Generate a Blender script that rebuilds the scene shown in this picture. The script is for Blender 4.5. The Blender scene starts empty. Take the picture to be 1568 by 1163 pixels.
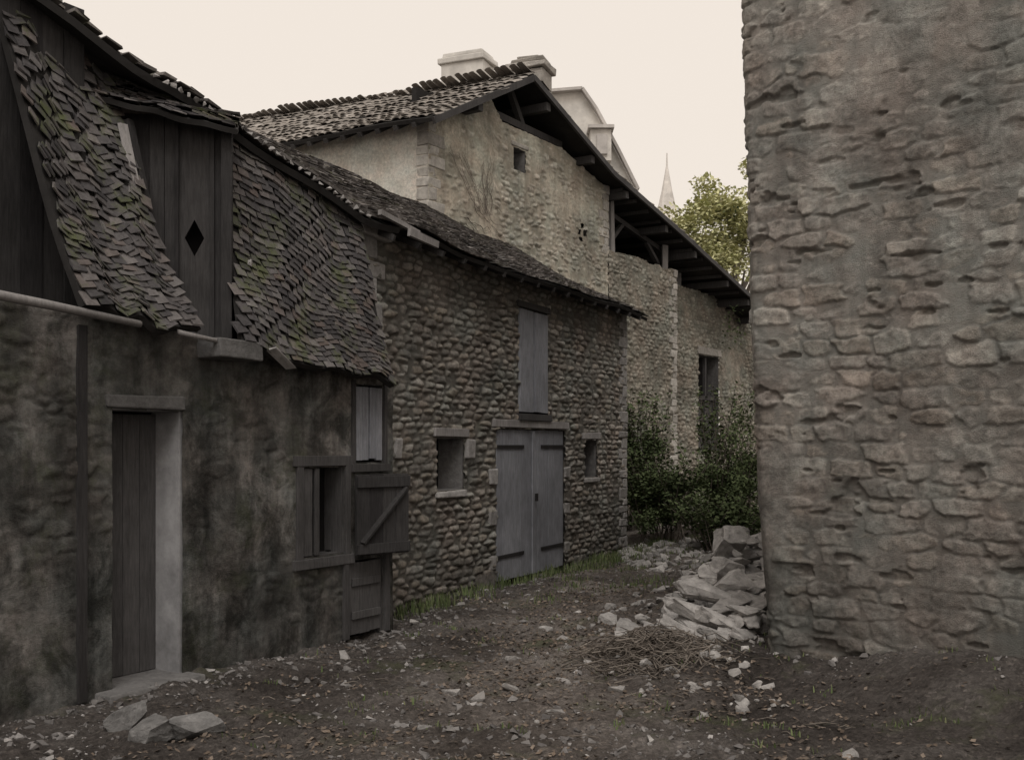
import bpy, math, random, bmesh
import numpy as np
from mathutils import Vector, Matrix
from mathutils import noise as mno
random.seed(7)
R = random.random
def U_(a,b): return random.uniform(a,b)
scene = bpy.context.scene

# ------------------------------------------------------------------ noise
def hsh(ix,iy,seed):
    ix=ix.astype(np.int64); iy=iy.astype(np.int64)
    n=(ix*374761393+iy*668265263+seed*98245165)&0x7fffffff
    n=((n^(n>>13))*1274126177)&0x7fffffff
    n=((n^(n>>16))*1103515245)&0x7fffffff
    return ((n>>4)&0xfffff)/float(0xfffff)
def vnoise(x,y,seed=0):
    xi=np.floor(x); yi=np.floor(y); fx=x-xi; fy=y-yi
    fx=fx*fx*(3-2*fx); fy=fy*fy*(3-2*fy)
    a=hsh(xi,yi,seed); b=hsh(xi+1,yi,seed); c=hsh(xi,yi+1,seed); d=hsh(xi+1,yi+1,seed)
    return (a*(1-fx)+b*fx)*(1-fy)+(c*(1-fx)+d*fx)*fy
def fbm(x,y,o=4,seed=0):
    s=0;a=.5;t=0
    for i in range(o):
        s=s+a*vnoise(x*2**i+i*17.3,y*2**i+i*9.1,seed+i); t+=a; a*=.5
    return s/t
def sstep(a,b,x):
    t=np.clip((x-a)/(b-a),0,1); return t*t*(3-2*t)

# ------------------------------------------------------------------ patterns
def fillup(h,m,U,V,amp,fb,fv,seed):
    fill=amp*(fb+fv*(fbm(U*2.3,V*2.3,3,seed+30)-.5)*2+.30*(fbm(U*16,V*16,2,seed+33)-.5))
    k=sstep(-.003,.005,h-fill)
    return np.where(h>fill,h,fill),m*k
def pat_rubble(seed,a,b,amp,fb=.3,fv=.3,P=1.7,flat=.4,rough=.5,stag=.62,wx=.34,wl=.9,ew=.04):
    def f(U,V):
        x=U/a+.5*(fbm(U*1.7,V*1.7,2,seed+1)-.5)+wx*(fbm(U*9,V*9,2,seed+6)-.5)
        y=V/b+wl*(fbm(U*1.1,V*1.1,2,seed+2)-.5)+wx*(fbm(U*9,V*9,2,seed+12)-.5)
        F1=np.full(U.shape,9.);F2=np.full(U.shape,9.);i1=np.zeros(U.shape);j1=np.zeros(U.shape)
        yi=np.floor(y)
        for dj in (-1,0,1):
            jj=yi+dj; off=.5*(jj%2)+.3*hsh(jj,jj*0,seed+20)
            xi=np.floor(x-off)
            for di in (-1,0,1):
                ii=xi+di
                px=ii+off+.5+.8*(hsh(ii,jj,seed+3)-.5); py=jj+.5+stag*(hsh(ii,jj,seed+4)-.5)
                w=.40*hsh(ii,jj,seed+5)
                d=(np.abs(x-px)**P+np.abs(y-py)**P)**(1/P)-w
                c=d<F1
                F2=np.where(c,F1,np.minimum(F2,d)); i1=np.where(c,ii,i1); j1=np.where(c,jj,j1); F1=np.where(c,d,F1)
        dist=(F2-F1)*b*.6+.016*(fbm(U*25,V*25,2,seed+9)-.5)
        rn=hsh(i1,j1,seed+11); r2=hsh(i1,j1,seed+12); r3=hsh(i1,j1,seed+13); r4=hsh(i1,j1,seed+15)
        m=sstep(.003,.013+.008*r3,dist); dome=sstep(0,ew,dist)
        h=m*amp*(.1+.9*r2**1.3)+dome*amp*flat
        h=h+amp*rough*(fbm(U*10,V*14,4,seed+14)-.5)+m*amp*.5*((r3-.5)*np.sin(x*2.5+r4*6)+(r4-.5)*np.sin(y*3+r3*6))
        h,m=fillup(h,m,U,V,amp,fb,fv,seed)
        return h,rn,m
    return f

def plaster_over(pat,th,soft,amp,seed,extra=None,sc=.8):
    def f(U,V):
        h,rn,m=pat(U,V)
        pn=fbm(U*sc,V*sc,4,seed)
        if extra is not None: pn=pn+extra(U,V)
        pn=pn+.12*(fbm(U*8,V*8,2,seed+5)-.5)
        p=sstep(th-soft,th+soft,pn)
        hp=amp*.85+.026*(fbm(U*2,V*2,3,seed+8)-.5)+.012*(fbm(U*14,V*14,3,seed+9)-.5)
        return h*(1-p*.86)+hp*p*.86,rn,m,p
    return f

# ------------------------------------------------------------------ mesh helpers
def empty(name):
    o=bpy.data.objects.new(name,None); scene.collection.objects.link(o); o.empty_display_size=.2
    return o
def np_mesh(name,co,quads,mat,parent=None,data=None,smooth=True):
    me=bpy.data.meshes.new(name); n=len(co); f=len(quads)
    me.vertices.add(n); me.vertices.foreach_set('co',co.astype(np.float32).ravel())
    me.loops.add(f*4); me.loops.foreach_set('vertex_index',quads.astype(np.int32).ravel())
    me.polygons.add(f); me.polygons.foreach_set('loop_start',np.arange(0,f*4,4,dtype=np.int32))
    me.polygons.foreach_set('loop_total',np.full(f,4,dtype=np.int32))
    if smooth: me.polygons.foreach_set('use_smooth',np.ones(f,dtype=bool))
    me.update(calc_edges=True)
    if data is not None:
        at=me.attributes.new('data','FLOAT_COLOR','POINT'); at.data.foreach_set('color',data.astype(np.float32).ravel())
    me.materials.append(mat)
    o=bpy.data.objects.new(name,me); scene.collection.objects.link(o)
    if parent: o.parent=parent
    return o
def grid_quads(nu,nv,mask=None):
    i=np.arange(nu-1)[:,None]; j=np.arange(nv-1)[None,:]
    a=i*nv+j; q=np.stack([a,a+nv,a+nv+1,a+1],-1)
    if mask is not None: return q[mask]
    return q.reshape(-1,4)
def wall(name,parent,posf,us,topf,botf,nt,pat,mat,holes=()):
    us=np.asarray(us); top=topf(us)[:,None]; bot=botf(us)[:,None]
    t=np.linspace(0,1,nt)[None,:]
    V=bot+(top-bot)*t; U=us[:,None]+0*V
    r=pat(U,V); h,rn,m=r[:3]; p=r[3] if len(r)>3 else 0*m
    X,Y,Z=posf(U,V,h)
    Uc=(U[:-1,:-1]+U[1:,1:])/2; Vc=(V[:-1,:-1]+V[1:,1:])/2
    mask=np.ones(Uc.shape,bool)
    for (a,b,c,d) in holes: mask&=~((Uc>a)&(Uc<b)&(Vc>c)&(Vc<d))
    co=np.stack([X,Y,Z],-1).reshape(-1,3)
    data=np.stack([rn,m,p,0*m+1],-1).reshape(-1,4)
    return np_mesh(name,co,grid_quads(len(us),nt,mask),mat,parent,data)

class MB:
    def __init__(s): s.v=[];s.f=[];s.r=[]
    def add(s,vs,fs,r=None):
        if r is None: r=R()
        b=len(s.v); s.v.extend([tuple(v) for v in vs]); s.f.extend([tuple(i+b for i in f) for f in fs]); s.r.extend([r]*len(vs))
    def obox(s,c,ax,ay,az,hx,hy,hz,r=None,j=0):
        vs=[]
        for sx in(-1,1):
            for sy in(-1,1):
                for sz in(-1,1):
                    vs.append(c+ax*(hx*sx+U_(-j,j))+ay*(hy*sy+U_(-j,j))+az*(hz*sz+U_(-j,j)))
        s.add(vs,[(0,1,3,2),(4,6,7,5),(0,4,5,1),(2,3,7,6),(0,2,6,4),(1,5,7,3)],r)
    def beam(s,p,q,w,h,r=None,j=0,up=Vector((0,0,1))):
        p=Vector(p);q=Vector(q); ax=(q-p); L=ax.length; ax/=L
        ay=up.cross(ax)
        if ay.length<1e-3: ay=Vector((1,0,0))
        ay.normalize(); az=ax.cross(ay)
        s.obox((p+q)/2,ax,ay,az,L/2,w/2,h/2,r,j)
    def tube(s,pts,r0,r1,n=5,r=None):
        if r is None:r=R()
        vs=[];fs=[]
        for k,p in enumerate(pts):
            p=Vector(p); d=(Vector(pts[min(k+1,len(pts)-1)])-Vector(pts[max(k-1,0)])).normalized()
            a=d.cross(Vector((.3,.2,.93)))
            if a.length<.01:a=Vector((1,0,0))
            a.normalize(); b=d.cross(a); rad=r0+(r1-r0)*k/(len(pts)-1)
            for i in range(n):
                t=2*math.pi*i/n; vs.append(p+a*math.cos(t)*rad+b*math.sin(t)*rad)
        for k in range(len(pts)-1):
            for i in range(n):
                fs.append((k*n+i,k*n+(i+1)%n,(k+1)*n+(i+1)%n,(k+1)*n+i))
        fs.append(tuple(range(n-1,-1,-1))); fs.append(tuple(range((len(pts)-1)*n,len(pts)*n)))
        s.add(vs,fs,r)
    def build(s,name,mat,parent=None,smooth=False,bevel=0):
        me=bpy.data.meshes.new(name); me.from_pydata(s.v,[],s.f); me.update()
        at=me.attributes.new('rnd','FLOAT','POINT'); at.data.foreach_set('value',np.array(s.r,dtype=np.float32))
        me.materials.append(mat)
        if smooth: me.polygons.foreach_set('use_smooth',np.ones(len(me.polygons),dtype=bool))
        o=bpy.data.objects.new(name,me); scene.collection.objects.link(o)
        if parent:o.parent=parent
        if bevel:
            m=o.modifiers.new('bevel','BEVEL'); m.width=bevel; m.segments=2; m.limit_method='ANGLE'
        return o
class Fr:
    def __init__(s,o,u,n):
        s.o=Vector((o[0],o[1],0)); s.u=Vector((u[0],u[1],0)).normalized(); s.n=Vector((n[0],n[1],0)).normalized()
    def P(s,a,d,z): return s.o+s.u*a+s.n*d+Vector((0,0,z))
    def box(s,mb,a0,a1,d0,d1,z0,z1,r=None,j=0):
        mb.obox(s.P((a0+a1)/2,(d0+d1)/2,(z0+z1)/2),s.u,s.n,Vector((0,0,1)),(a1-a0)/2,(d1-d0)/2,(z1-z0)/2,r,j)
    def posf(s):
        def f(U,V,h): return s.o.x+s.u.x*U+s.n.x*h, s.o.y+s.u.y*U+s.n.y*h, V
        return f

# ------------------------------------------------------------------ materials
TC=(.99,.995,1.035)
def T_(c): return tuple(min(.8,x*k) for x,k in zip(c,TC))
def newmat(name):
    m=bpy.data.materials.new(name); m.use_nodes=True; nt=m.node_tree; nt.nodes.clear()
    o=nt.nodes.new('ShaderNodeOutputMaterial'); b=nt.nodes.new('ShaderNodeBsdfPrincipled')
    b.inputs['Roughness'].default_value=.95; b.inputs['Specular IOR Level'].default_value=.12
    nt.links.new(b.outputs[0],o.inputs[0]); return m,nt,b
def noise(nt,scale,detail=5,rough=.6,vec=None,dist=0):
    n=nt.nodes.new('ShaderNodeTexNoise'); n.inputs['Scale'].default_value=scale; n.inputs['Detail'].default_value=detail
    n.inputs['Roughness'].default_value=rough; n.inputs['Distortion'].default_value=dist
    if vec: nt.links.new(vec,n.inputs['Vector'])
    return n.outputs['Fac']
def ramp(nt,fac,stops):
    n=nt.nodes.new('ShaderNodeValToRGB'); e=n.color_ramp.elements
    while len(e)<len(stops): e.new(.5)
    for i,(p,c) in enumerate(stops):
        e[i].position=p; e[i].color=(*c,1) if len(c)==3 else c
    nt.links.new(fac,n.inputs[0]); return n.outputs[0]
def mixc(nt,fac,a,b,blend='MIX'):
    n=nt.nodes.new('ShaderNodeMix'); n.data_type='RGBA'; n.blend_type=blend
    def s(i,v):
        if hasattr(v,'links'): nt.links.new(v,n.inputs[i])
        elif isinstance(v,(int,float)): n.inputs[i].default_value=v
        else: n.inputs[i].default_value=(*v,1)
    s(0,fac); s(6,a); s(7,b); return n.outputs[2]
def mapr(nt,v,a,b,c,d):
    n=nt.nodes.new('ShaderNodeMapRange'); nt.links.new(v,n.inputs[0])
    for i,x in enumerate((a,b,c,d)): n.inputs[i+1].default_value=x
    return n.outputs[0]
def bump(nt,b,hs,strength=.5,dist=.01):
    n=nt.nodes.new('ShaderNodeBump'); n.inputs['Strength'].default_value=strength; n.inputs['Distance'].default_value=dist
    nt.links.new(hs,n.inputs['Height']); nt.links.new(n.outputs[0],b.inputs['Normal'])
def coords(nt):
    c=nt.nodes.new('ShaderNodeTexCoord'); return c.outputs['Object']
def scl(c,k): return tuple(x*k for x in c)
def stone_mat(name,cols,mortar,plaster,dirt=.5,grime=(.0,1.0,.6),pl2=None,streak=.0,gain=1.0,moss=None):
    cols=[scl(T_(c),gain) for c in cols]; mortar=scl(T_(mortar),gain); plaster=scl(T_(plaster),gain)
    pl2=scl(T_(pl2),gain) if pl2 else None
    m,nt,b=newmat(name); co=coords(nt)
    at=nt.nodes.new('ShaderNodeAttribute'); at.attribute_name='data'
    sp=nt.nodes.new('ShaderNodeSeparateColor'); nt.links.new(at.outputs['Color'],sp.inputs[0])
    n=len(cols); c=ramp(nt,sp.outputs[0],[(i/(n-1),k) for i,k in enumerate(cols)])
    f1=noise(nt,16,7,.75,co); c=mixc(nt,1.0,c,ramp(nt,f1,[(.3,(.55,.55,.55)),(.7,(1.4,1.39,1.37))]),'MULTIPLY')
    mo=mixc(nt,noise(nt,9,5,.6,co),scl(mortar,.6),scl(mortar,1.3))
    c=mixc(nt,sp.outputs[1],mo,c)
    p2=pl2 or scl(plaster,.6)
    pf=ramp(nt,noise(nt,2.6,9,.72,co,.5),[(.42,p2),(.58,plaster)])
    pf=mixc(nt,1.0,pf,ramp(nt,noise(nt,22,6,.75,co),[(.3,(.65,.65,.65)),(.7,(1.3,1.3,1.3))]),'MULTIPLY')
    c=mixc(nt,sp.outputs[2],c,pf)
    st=ramp(nt,noise(nt,.9,9,.72,co,.4),[(.33,(1-dirt,)*3),(.6,(1.1,1.1,1.1))]); c=mixc(nt,1.0,c,st,'MULTIPLY')
    hu=ramp(nt,noise(nt,1.7,5,.65,co),[(.36,(.94,1.0,.96)),(.64,(1.07,1.0,.93))]); c=mixc(nt,1.0,c,hu,'MULTIPLY')
    if moss:
        mf=ramp(nt,noise(nt,1.9,8,.78,co,.3),[(moss[1],(0,0,0)),(moss[1]+.14,(moss[2],)*3)]); c=mixc(nt,mf,c,moss[0])
    if streak:
        mp=nt.nodes.new('ShaderNodeMapping'); mp.inputs['Scale'].default_value=(3,3,.35); nt.links.new(co,mp.inputs[0])
        sk=ramp(nt,noise(nt,1.3,6,.65,mp.outputs[0]),[(.35,(1-streak,)*3),(.6,(1.08,)*3)]); c=mixc(nt,1.0,c,sk,'MULTIPLY')
    sx=nt.nodes.new('ShaderNodeSeparateXYZ'); nt.links.new(co,sx.inputs[0])
    ad=nt.nodes.new('ShaderNodeMath'); ad.operation='ADD'; nt.links.new(sx.outputs[2],ad.inputs[0]); nt.links.new(mapr(nt,noise(nt,2,4,.6,co),0,1,-.6,.6),ad.inputs[1])
    g=mapr(nt,ad.outputs[0],grime[0],grime[1],grime[2],1); c=mixc(nt,1.0,c,mixc(nt,g,(0,0,0),(1,1,1)),'MULTIPLY')
    nt.links.new(c,b.inputs['Base Color'])
    hb=nt.nodes.new('ShaderNodeMath'); hb.operation='ADD'; nt.links.new(noise(nt,38,7,.78,co),hb.inputs[0]); nt.links.new(noise(nt,120,4,.7,co),hb.inputs[1])
    bump(nt,b,hb.outputs[0],1.0,.016); return m
def rnd_mat(name,cols,nscale=20,lo=.6,hi=1.35,bs=.5,bd=.01,moss=None,stretch=None,rough=.95,tint=True):
    if tint: cols=[T_(c) for c in cols]
    m,nt,b=newmat(name); co=coords(nt); b.inputs['Roughness'].default_value=rough
    v=co
    if stretch:
        mp=nt.nodes.new('ShaderNodeMapping'); mp.inputs['Scale'].default_value=stretch; nt.links.new(co,mp.inputs[0]); v=mp.outputs[0]
    at=nt.nodes.new('ShaderNodeAttribute'); at.attribute_name='rnd'
    n=len(cols); c=ramp(nt,at.outputs['Fac'],[(i/(n-1),k) for i,k in enumerate(cols)])
    f=noise(nt,nscale,7,.72,v); c=mixc(nt,1.0,c,ramp(nt,f,[(.28,(lo,)*3),(.72,(hi,)*3)]),'MULTIPLY')
    f2=noise(nt,1.3,6,.65,co); c=mixc(nt,1.0,c,ramp(nt,f2,[(.3,(.65,)*3),(.7,(1.2,)*3)]),'MULTIPLY')
    if moss:
        mf=ramp(nt,noise(nt,2.6,8,.78,co),[(moss[1],(0,0,0)),(moss[1]+.14,(.85,.85,.85))])
        mc=mixc(nt,noise(nt,20,5,.7,co),scl(moss[0],.5),scl(moss[0],1.5)); c=mixc(nt,mf,c,mc)
    nt.links.new(c,b.inputs['Base Color']); bump(nt,b,f,bs,bd); return m
def flat_mat(name,c): return rnd_mat(name,[c,c],8,.8,1.15,.3,.01)

M_barn=stone_mat('barn_stone',[(.19,.178,.165),(.30,.283,.262),(.39,.37,.345),(.23,.218,.205),(.34,.305,.265),(.50,.48,.455)],(.18,.168,.152),(.34,.32,.30),.42,(-.2,1.3,.62),gain=1.0,moss=((.16,.165,.12),.60,.5))
M_gable=stone_mat('gable_stone',[(.30,.28,.24),(.46,.435,.385),(.37,.35,.31),(.56,.535,.48)],(.38,.355,.30),(.56,.53,.455),.36,(0,1,.7),(.42,.395,.335),.2,gain=1.1)
M_low=stone_mat('annex_stone',[(.24,.226,.196),(.38,.36,.318),(.30,.284,.25),(.48,.46,.41)],(.26,.245,.21),(.42,.395,.345),.45,(0,1.5,.6),gain=.95,moss=((.17,.18,.12),.60,.5))
M_tower=stone_mat('tower_stone',[(.27,.253,.238),(.37,.349,.328),(.31,.293,.277),(.34,.308,.278),(.45,.428,.402)],(.28,.265,.247),(.36,.342,.32),.42,(-.3,2.4,.60),None,.25,gain=1.06,moss=((.20,.20,.155),.60,.45))
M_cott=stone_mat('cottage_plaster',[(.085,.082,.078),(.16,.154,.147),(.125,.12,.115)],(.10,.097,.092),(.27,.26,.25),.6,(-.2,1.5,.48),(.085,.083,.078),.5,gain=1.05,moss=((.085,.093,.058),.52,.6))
M_white=stone_mat('limewash',[(.6,.57,.52),(.66,.63,.58)],(.6,.57,.52),(.70,.67,.62),.15,(-5,-4,1),(.58,.56,.51))
M_tile=rnd_mat('flat_tile',[(.055,.052,.052),(.09,.084,.083),(.125,.114,.108),(.072,.068,.068),(.17,.158,.15),(.125,.10,.088)],25,.6,1.3,.5,.01,((.075,.088,.038),.50))
M_tileb=rnd_mat('barn_tile',[(.09,.083,.077),(.145,.132,.12),(.18,.163,.148),(.105,.098,.092),(.23,.212,.195)],25,.6,1.3,.5,.01,((.11,.115,.07),.55))
M_tile2=rnd_mat('canal_tile',[(.21,.19,.165),(.30,.272,.235),(.25,.225,.195),(.38,.35,.31)],20,.6,1.3,.5,.01)
M_under=flat_mat('roof_underlay',(.035,.033,.031))
M_dark=flat_mat('interior_shade',(.012,.011,.011))  # near-black colour stands in for the shade inside openings
M_wood=rnd_mat('grey_wood',[(.225,.23,.245),(.28,.285,.30),(.25,.255,.27)],9,.65,1.3,.5,.006,None,(6,6,.6))
M_wooddk=rnd_mat('dark_wood',[(.055,.052,.05),(.09,.086,.083),(.07,.067,.065)],9,.6,1.3,.6,.006,None,(6,6,.6))
M_woodbk=rnd_mat('tarred_wood',[(.030,.028,.028),(.058,.055,.053),(.042,.04,.039)],9,.6,1.3,.6,.006,None,(6,6,.6))
M_woodlt=rnd_mat('pale_wood',[(.24,.228,.215),(.33,.312,.295)],9,.7,1.25,.5,.006,None,(5,5,.7))
M_quoin=rnd_mat('dressed_stone',[(.29,.277,.26),(.38,.363,.34),(.46,.44,.415)],14,.6,1.25,.8,.02)
M_jamb=rnd_mat('whitewashed_jamb',[(.34,.335,.33),(.36,.355,.35)],3,.5,1.2,.4,.01)
M_iron=flat_mat('iron',(.03,.028,.027))
M_rock=rnd_mat('rubble_stone',[(.27,.255,.235),(.40,.38,.352),(.33,.315,.292),(.50,.475,.44)],9,.5,1.3,.9,.03)
M_bould=rnd_mat('boulder_stone',[(.20,.195,.185),(.25,.243,.23)],9,.45,1.35,1.0,.04)
M_grav=rnd_mat('gravel_stone',[(.12,.112,.105),(.21,.198,.185),(.165,.155,.146),(.40,.38,.355)],30,.7,1.2,.3,.005)
M_leafd=rnd_mat('dead_leaf',[(.10,.078,.06),(.155,.12,.09),(.22,.178,.14),(.08,.066,.055)],30,.7,1.2,.2,.003)
M_twig=rnd_mat('twig_bark',[(.09,.076,.063),(.16,.138,.115),(.24,.21,.175)],30,.6,1.3,.3,.003)
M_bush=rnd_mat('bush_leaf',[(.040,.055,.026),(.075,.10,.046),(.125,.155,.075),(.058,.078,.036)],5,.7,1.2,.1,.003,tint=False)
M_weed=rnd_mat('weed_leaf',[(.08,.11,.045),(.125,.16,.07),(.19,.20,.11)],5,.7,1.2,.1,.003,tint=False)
M_tree=rnd_mat('hazed_leaf',[(.36,.37,.17),(.48,.48,.25),(.62,.60,.36),(.40,.42,.20)],3,.8,1.15,.1,.003,tint=False)  # leaf greens paled, distance haze mixed into the colour
M_far=rnd_mat('hazed_plaster',[(.62,.59,.53),(.66,.63,.57)],2,.85,1.1,.2,.01)  # plaster lightened to carry distance haze in its colour
M_farroof=rnd_mat('hazed_slate',[(.46,.43,.39),(.54,.51,.47)],6,.85,1.1,.3,.01)  # slate paled in place of atmospheric haze
M_dkst=rnd_mat('dark_stone',[(.13,.126,.12),(.20,.193,.183)],14,.65,1.25,.8,.02)

def earth():
    m,nt,b=newmat('trodden_earth'); co=coords(nt)
    at=nt.nodes.new('ShaderNodeAttribute'); at.attribute_name='data'
    sp0=nt.nodes.new('ShaderNodeSeparateColor'); nt.links.new(at.outputs['Color'],sp0.inputs[0])
    c=ramp(nt,noise(nt,.9,9,.70,co,.3),[(.36,T_((.085,.073,.064))),(.5,T_((.16,.14,.124))),(.64,T_((.26,.235,.212)))])
    c=mixc(nt,1.0,c,mixc(nt,sp0.outputs[0],(.68,.68,.68),(1.18,1.17,1.15)),'MULTIPLY')
    v=nt.nodes.new('ShaderNodeTexVoronoi'); v.inputs['Scale'].default_value=45; nt.links.new(co,v.inputs['Vector'])
    hs=nt.nodes.new('ShaderNodeSeparateColor'); nt.links.new(v.outputs['Color'],hs.inputs[0])
    sp=ramp(nt,hs.outputs[0],[(.0,(.6,)*3),(.7,(1.0,)*3),(.93,(1.15,)*3),(.97,(1.6,1.58,1.55))]); c=mixc(nt,.7,c,sp,'MULTIPLY')
    f=noise(nt,24,8,.78,co); c=mixc(nt,1.0,c,ramp(nt,f,[(.3,(.5,)*3),(.7,(1.35,)*3)]),'MULTIPLY')
    gm=ramp(nt,noise(nt,.8,7,.75,co),[(.54,(0,0,0)),(.66,(.6,.6,.6))]); c=mixc(nt,gm,c,(.11,.122,.065))
    nt.links.new(c,b.inputs['Base Color'])
    a=nt.nodes.new('ShaderNodeMath'); a.operation='ADD'; nt.links.new(f,a.inputs[0]); nt.links.new(noise(nt,90,4,.7,co),a.inputs[1])
    bump(nt,b,a.outputs[0],1.0,.03); return m
M_earth=earth()

# ------------------------------------------------------------------ ground
def ground_h(x,y):
    h=.12*(fbm(x*.35,y*.35,3,51)-.5)+.14*(fbm(x*1.3,y*1.3,3,52)-.5)+.11*(fbm(x*4.5,y*4.5,4,53)-.5)+.045*(fbm(x*18,y*18,3,54)-.5)
    near=sstep(60,25,np.abs(y))*sstep(40,15,np.abs(x)); h=h*near
    dx,dy=.766,-.643
    d=np.abs((x-2.2)*dy-(y-8.4)*dx)
    h=h+.28*np.exp(-(d/.85)**2)*sstep(1.9,3.2,x)*sstep(10,8.5,y)
    h=h+.28*np.exp(-(((x-2.25)/.72)**2+((y-11.2)/1.7)**2))
    h=h+.10*np.exp(-(((x-1.5)/.7)**2+((y-9.2)/.9)**2))
    h=h+.14*np.exp(-(((x-3.2)/1.6)**2+((y-19.5)/2.0)**2))
    return h
def spread(a,b,step,far0,far1):
    mid=np.arange(a,b,step); s=step; p=a
    L=[]
    while p>far0: s*=1.25; p-=s; L.append(p)
    Rr=[]; s=step; p=mid[-1]
    while p<far1: s*=1.25; p+=s; Rr.append(p)
    return np.array(L[::-1]+list(mid)+Rr)
gx=spread(-4.5,6,.03,-160,160); gy=spread(5,21,.03,-60,320)
GX,GY=np.meshgrid(gx,gy,indexing='ij')
pm=np.clip(np.exp(-((GX-(.15+.13*(GY-7))+.5*(fbm(GX*.8,GY*.8,3,90)-.5))/.95)**2)+.5*sstep(14,16,GY),0,1)
np_mesh('ground',np.stack([GX,GY,ground_h(GX,GY)],-1).reshape(-1,3),grid_quads(len(gx),len(gy)),M_earth,None,np.stack([pm,pm,pm,0*pm+1],-1).reshape(-1,4))
hx=np.arange(-5,8,.03); hy=np.arange(4.5,23,.03); HX,HY=np.meshgrid(hx,hy,indexing='ij')
HH=ground_h(HX,HY).tolist(); NN=fbm(HX*1.1,HY*1.1,3,700).tolist()
def gh(x,y): return HH[min(max(int((x+5)/.03+.5),0),len(hx)-1)][min(max(int((y-4.5)/.03+.5),0),len(hy)-1)]
def fnoise(x,y): return NN[min(max(int((x+5)/.03+.5),0),len(hx)-1)][min(max(int((y-4.5)/.03+.5),0),len(hy)-1)]

# ------------------------------------------------------------------ rocks
def hull(n,sq=.75,sub=0,amp=.10):
    bm=bmesh.new()
    for i in range(n):
        v=Vector((U_(-1,1),U_(-1,1),U_(-1,1)))
        k=max(abs(v.x),abs(v.y),abs(v.z)); v=v/k*U_(sq,1.0); bm.verts.new(v)
    bmesh.ops.convex_hull(bm,input=bm.verts)
    bmesh.ops.delete(bm,geom=[v for v in bm.verts if not v.link_faces],context='VERTS')
    if sub:
        bmesh.ops.subdivide_edges(bm,edges=bm.edges,cuts=sub,use_grid_fill=True)
        bmesh.ops.smooth_vert(bm,verts=bm.verts,factor=.18,use_axis_x=True,use_axis_y=True,use_axis_z=True)
        o=Vector((U_(0,99),U_(0,99),0))
        for v in bm.verts:
            n1=mno.noise(v.co*1.4+o)*amp*1.2+abs(mno.noise(v.co*3.5+o))*-amp*1.3+mno.noise(v.co*9+o)*amp*.35; v.co=v.co*(1+n1)
    bm.verts.index_update(); vs=[v.co.copy() for v in bm.verts]; fs=[tuple(v.index for v in f.verts) for f in bm.faces]
    bm.free(); return vs,fs
BIG=[hull(15,.75,3) for _ in range(14)]; MED=[hull(12,.7,1,.08) for _ in range(10)]; SM=[hull(9,.7) for _ in range(10)]
def rock(mb,c,sx,sy,sz,lib=BIG,rot=None,r=None):
    vs,fs=random.choice(lib)
    if rot is None: rot=(U_(-.4,.4),U_(-.4,.4),U_(0,6.28))
    M=Matrix.Rotation(rot[2],3,'Z')@Matrix.Rotation(rot[0],3,'X')@Matrix.Rotation(rot[1],3,'Y')@Matrix.Diagonal((sx,sy,sz))
    c=Vector(c)
    mb.add([c+M@v for v in vs],fs,r)

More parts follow.
